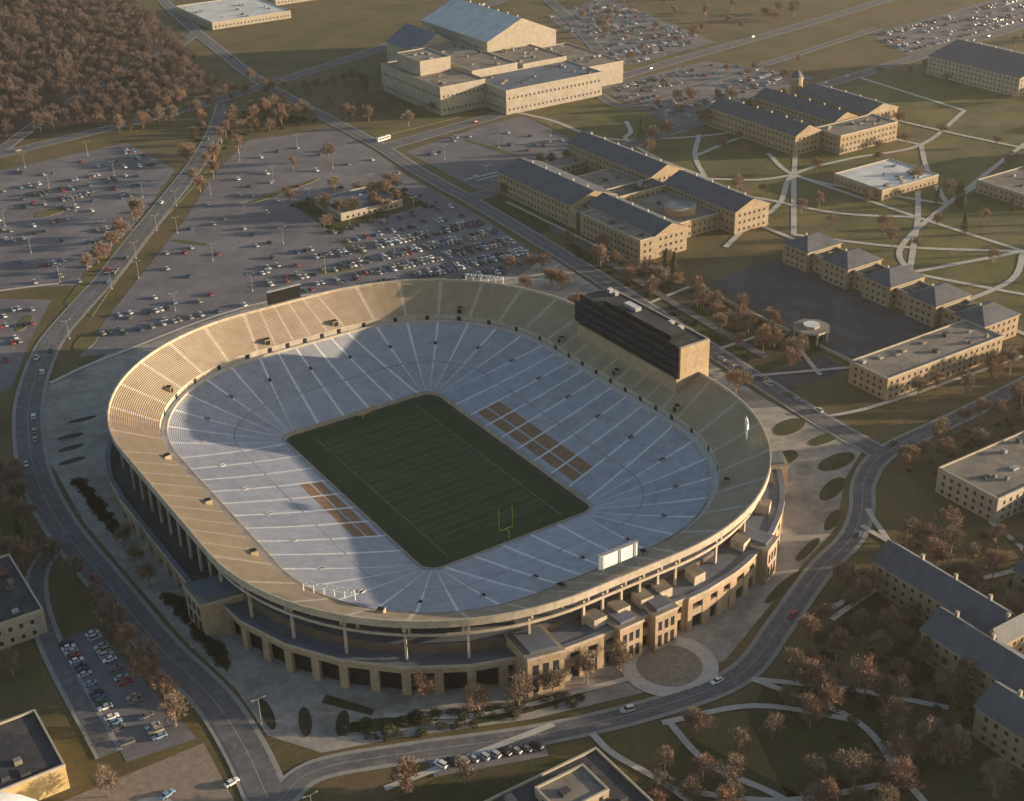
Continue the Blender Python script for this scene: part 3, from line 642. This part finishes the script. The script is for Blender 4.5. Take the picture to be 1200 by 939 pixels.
# ------------------------------------------------------------------ vehicles
def car_mesh(name,paint,kind):
    b=MB(); 
    if kind=='sedan': st=[(-2.25,.72,.35,.72),(-2.1,.84,.25,.92),(-1.2,.88,.22,.98),(0.9,.88,.22,.98),(2.0,.84,.25,.82),(2.3,.70,.35,.62)]; cab=[(-1.75,-1.1,0.35,1.15)]; zr=1.42; zb=.97
    elif kind=='suv': st=[(-2.3,.80,.4,.95),(-2.2,.9,.3,1.08),(-1.2,.92,.28,1.1),(0.9,.92,.28,1.1),(2.1,.88,.3,1.0),(2.35,.76,.4,.75)]; cab=[(-2.15,-1.9,0.3,1.0)]; zr=1.78; zb=1.09
    else: st=[(-5.6,1.2,.5,3.0),(-5.5,1.25,.4,3.1),(0,1.25,.4,3.1),(5.3,1.25,.4,3.1),(5.6,1.2,.5,2.9)]; cab=[]
    for (xa,wa,ba,ta),(xb,wb,bb,tb) in zip(st[:-1],st[1:]):
        A=[(xa,-wa,ba),(xa,-wa,ta-.12),(xa,-wa*.86,ta),(xa,wa*.86,ta),(xa,wa,ta-.12),(xa,wa,ba)]
        B=[(xb,-wb,bb),(xb,-wb,tb-.12),(xb,-wb*.86,tb),(xb,wb*.86,tb),(xb,wb,tb-.12),(xb,wb,bb)]
        for j in range(5): b.face([A[j],B[j],B[j+1],A[j+1]],paint)
        if xa==st[0][0]: b.face(A,paint)
        if xb==st[-1][0]: b.face(B[::-1],paint)
    for (x0,x1,x2,x3) in cab:
        w0,w1=.8,.64
        lo=[(x0,-w0,zb-.05),(x3,-w0,zb-.05),(x3,w0,zb-.05),(x0,w0,zb-.05)]; hi=[(x1,-w1,zr-.04),(x2,-w1,zr-.04),(x2,w1,zr-.04),(x1,w1,zr-.04)]
        b.hexa(lo,hi,'glass',paint)
        b.box(x1-.02,x2+.02,-w1-.02,w1+.02,zr-.04,zr,paint)
    if kind=='bus':
        for s in(-1,1): 
            for j in range(8): b.box(-5+j*1.25,-4.0+j*1.25,s*1.26-.02,s*1.26+.02,1.6,2.5,'glass',bottom=True)
        b.box(5.58,5.64,-1.0,1.0,1.4,2.6,'glass',bottom=True)
        for xx in(-3,1): b.box(xx,xx+1.6,-.7,.7,3.1,3.35,'steel')
    ws=(-3.6,3.8) if kind=='bus' else (-1.4,1.42); wr=.48 if kind=='bus' else .33
    for x in ws:
        for s in(-1,1):
            w=1.26 if kind=='bus' else .9
            b.tube((x,s*(w-.22),wr),(x,s*w,wr),wr,wr,'black',10)
    for s in(-1,1):
        if kind!='bus':
            b.box(st[-1][0]-.05,st[-1][0]+.01,s*.55-.14,s*.55+.14,.58,.70,'white',bottom=True)
    return b.mesh(name)
paints={'p_white':(.7,.7,.69),'p_silver':(.42,.43,.45),'p_black':(.02,.02,.022),'p_blue':(.04,.08,.2),'p_red':(.3,.03,.03),'p_grey':(.14,.145,.15),'p_tan':(.35,.3,.22),'p_green':(.03,.09,.06),'p_sky':(.2,.3,.42)}
for k,c in paints.items(): M[k]=mat('car_'+k[2:],c,rough=0.3,spec=0.5)
CARS=[(car_mesh('car_mesh',k,'sedan')) for k in paints]+[(car_mesh('car_mesh',k,'suv')) for k in paints]
wts=[5,5,4,3,2.2,3,2,1,1.5]*2
BUS=car_mesh('bus_mesh','p_white','bus')
def car(x,y,rot,name='parked_car',me=None,z=0.06):
    o=bpy.data.objects.new(name,me or random.choices(CARS,wts)[0]); COL.objects.link(o); o.location=(x,y,z); o.rotation_euler=(0,0,rot+U(-.03,.03)); return o
marks=MB()
def lot(poly,prob,dx=2.8,dy=17.5,tilt=0.0,y0=0.0):
    xs=[p[0] for p in poly];ys=[p[1] for p in poly]
    y=min(ys)+4+y0
    while y<max(ys):
        for s in(-1,1):
            yc=y+s*2.6; x=min(xs)+1
            while x<max(xs):
                yy=yc+tilt*(x-min(xs))
                if inside(x,yy,poly) and inside(x-3,yy,poly) and inside(x+3,yy,poly) and inside(x,yy+4,poly) and inside(x,yy-4,poly):
                    marks.face([(x-1.4-.05,yy-2.4,.055),(x-1.4+.05,yy-2.4,.055),(x-1.4+.05,yy+2.4,.055),(x-1.4-.05,yy+2.4,.055)],'stall')
                    if R_()<prob(x,yy) and not near_road(x,yy,1): car(x+U(-.2,.2),yy+U(-.3,.3),math.pi/2*(1 if R_()<.5 else -1))
                x+=dx
        y+=dy
def clump(x,y): return 0.35+1.3*max(0,math.sin(x*.043+1.7)*math.sin(y*.061+.6)+.25)
def p2(x,y):
    if 90<x<162 and 266<y<330: return 0
    if x>70 and y<235: return .74 if x>95 else .45
    if x>30 and y<250: return .3
    if x<0 and y<230: return .3
    if 90<x and y<270: return .2
    return .03
lot(P2,p2,tilt=-0.05)
lot(P1,lambda x,y:.22*clump(x,y))
lot(P1b,lambda x,y:.16)
lot(P3,lambda x,y:.10*clump(x,y),tilt=.15)
lot(P4,lambda x,y:.38*clump(x,y),tilt=.15)
lot(P5,lambda x,y:.36*clump(x,y),tilt=.1)
lot(P7,lambda x,y:.5*clump(x,y),tilt=.1)
for x in(-154,-145):
    y=-90
    while y<-24:
        marks.face([(x-2.4,y-1.4,.055),(x+2.4,y-1.4,.055),(x+2.4,y-1.28,.055),(x-2.4,y-1.28,.055)],'stall')
        if R_()<.6: car(x,y,0 if R_()<.5 else math.pi)
        y+=2.8
sheet('roadside_parking_bay',[(-86,-149),(-54,-160.5),(-52,-155),(-84,-141)],0.29,'lot')
for i in range(10): car(-82+i*3.0,-146-i*1.05,math.pi/2+.3,z=0.31)
for i in range(14):
    if R_()<.7: car(160.0,-40+i*6.2-30,math.pi/2,z=0.32)
marks.obj('parking_stall_markings')
def moving(P_,w,n,t0=0.05,t1=.95):
    for q in range(n):
        i=int(len(P_)*U(t0,t1)); i=max(1,min(len(P_)-2,i)); d=(P_[i+1]-P_[i-1]).normalized(); s=random.choice((-1,1)); nn=Vector((-d.y,d.x,0))
        p=P_[i]+nn*s*w/4; car(p.x,p.y,math.atan2(d.y,d.x)+(math.pi if s>0 else 0),'car',z=0.33)
moving(*ROADS[0],26); moving(*ROADS[1],5,.3); moving(*ROADS[2],10); moving(*ROADS[3],8); moving(*ROADS[4],6); moving(*ROADS[5],6)
car(200,405,0.2,'bus',BUS,.06)
for (x,y,r) in((-28,-134,.3),(6,-136,-.2),(-152,-112,.3),(-135,-118,.2),(60,196,-.3)): car(x,y,r)
def lamp_mesh():
    b=MB(); b.tube((0,0,0),(0,0,9.5),.14,.08,'steel',6)
    for s in(-1,1): b.tube((0,0,9.4),(s*1.6,0,9.8),.06,.05,'steel',5); b.box(s*1.9-.45,s*1.9+.45,-.18,.18,9.7,9.9,'steel',bottom=True)
    b.box(-.3,.3,-.3,.3,0,.6,'path'); return b.mesh('lamp_mesh')
LM=lamp_mesh()
for poly in(P1,P2,P3,P4,P5):
    xs=[p[0] for p in poly];ys=[p[1] for p in poly]; y=min(ys)+12
    while y<max(ys):
        x=min(xs)+15
        while x<max(xs):
            if inside(x,y,poly): o=bpy.data.objects.new('street_lamp',LM); COL.objects.link(o); o.location=(x,y,0.05)
            x+=42
        y+=52.5
for i in range(0,len(ROADS[0][0]),9):
    Pn=ROADS[0][0]
    if i+1<len(Pn): d=(Pn[i+1]-Pn[i]).normalized(); p=Pn[i]+Vector((-d.y,d.x,0))*8; o=bpy.data.objects.new('street_lamp',LM); COL.objects.link(o); o.location=(p.x,p.y,0.05)

# ------------------------------------------------------------------ low evening haze layer (real volume)
b=MB(); b.box(-2500,3000,-1500,3500,-0.5,110,'ground',bottom=True)
hz=b.obj('atmospheric_haze'); hm=bpy.data.materials.new('evening_haze'); hm.use_nodes=True; nt=hm.node_tree; nt.nodes.clear()
vs=nt.nodes.new('ShaderNodeVolumeScatter'); vs.inputs['Color'].default_value=(1,.93,.82,1); vs.inputs['Density'].default_value=0.00024; vs.inputs['Anisotropy'].default_value=0.6
ou=nt.nodes.new('ShaderNodeOutputMaterial'); nt.links.new(vs.outputs[0],ou.inputs['Volume']); hz.data.materials.clear(); hz.data.materials.append(hm)

# ------------------------------------------------------------------ light, sky, camera
EL=math.radians(8.5); sd=Vector((0.87,-0.49,0)).normalized()
sun=bpy.data.lights.new('sun','SUN'); sun.energy=10.5; sun.angle=math.radians(.55); sun.color=(1.0,.78,.52)
so=bpy.data.objects.new('sun',sun); COL.objects.link(so)
D=Vector((sd.x*math.cos(EL),sd.y*math.cos(EL),math.sin(EL))); so.rotation_euler=D.to_track_quat('Z','Y').to_euler()
w=bpy.data.worlds.new('World'); scene.world=w; w.use_nodes=True; nt=w.node_tree
sky=nt.nodes.new('ShaderNodeTexSky'); sky.sky_type='NISHITA'; sky.sun_disc=False; sky.sun_elevation=EL; sky.sun_rotation=math.atan2(sd.x,sd.y)
nt.links.new(sky.outputs[0],nt.nodes['Background'].inputs[0]); nt.nodes['Background'].inputs[1].default_value=0.19
cam=bpy.data.cameras.new('camera'); co=bpy.data.objects.new('camera',cam); COL.objects.link(co)
cam.lens=36*1635/1200; cam.clip_end=12000; cam.clip_start=1
XA=Vector((0.835,-0.271,0.478)).normalized(); YA=Vector((-0.5495,-0.3746,0.7469)); YA=(YA-XA*XA.dot(YA)).normalized(); ZA=XA.cross(YA)
right=Vector((XA[0],YA[0],ZA[0])); down=Vector((XA[1],YA[1],ZA[1])); fw=Vector((XA[2],YA[2],ZA[2]))
Mx=Matrix((right,-down,-fw)).transposed().to_4x4(); Mx.translation=Vector((-229.3,-419.4,280)); co.matrix_world=Mx
scene.camera=co
scene.view_settings.view_transform='Standard'; scene.view_settings.look='None'; scene.view_settings.exposure=0
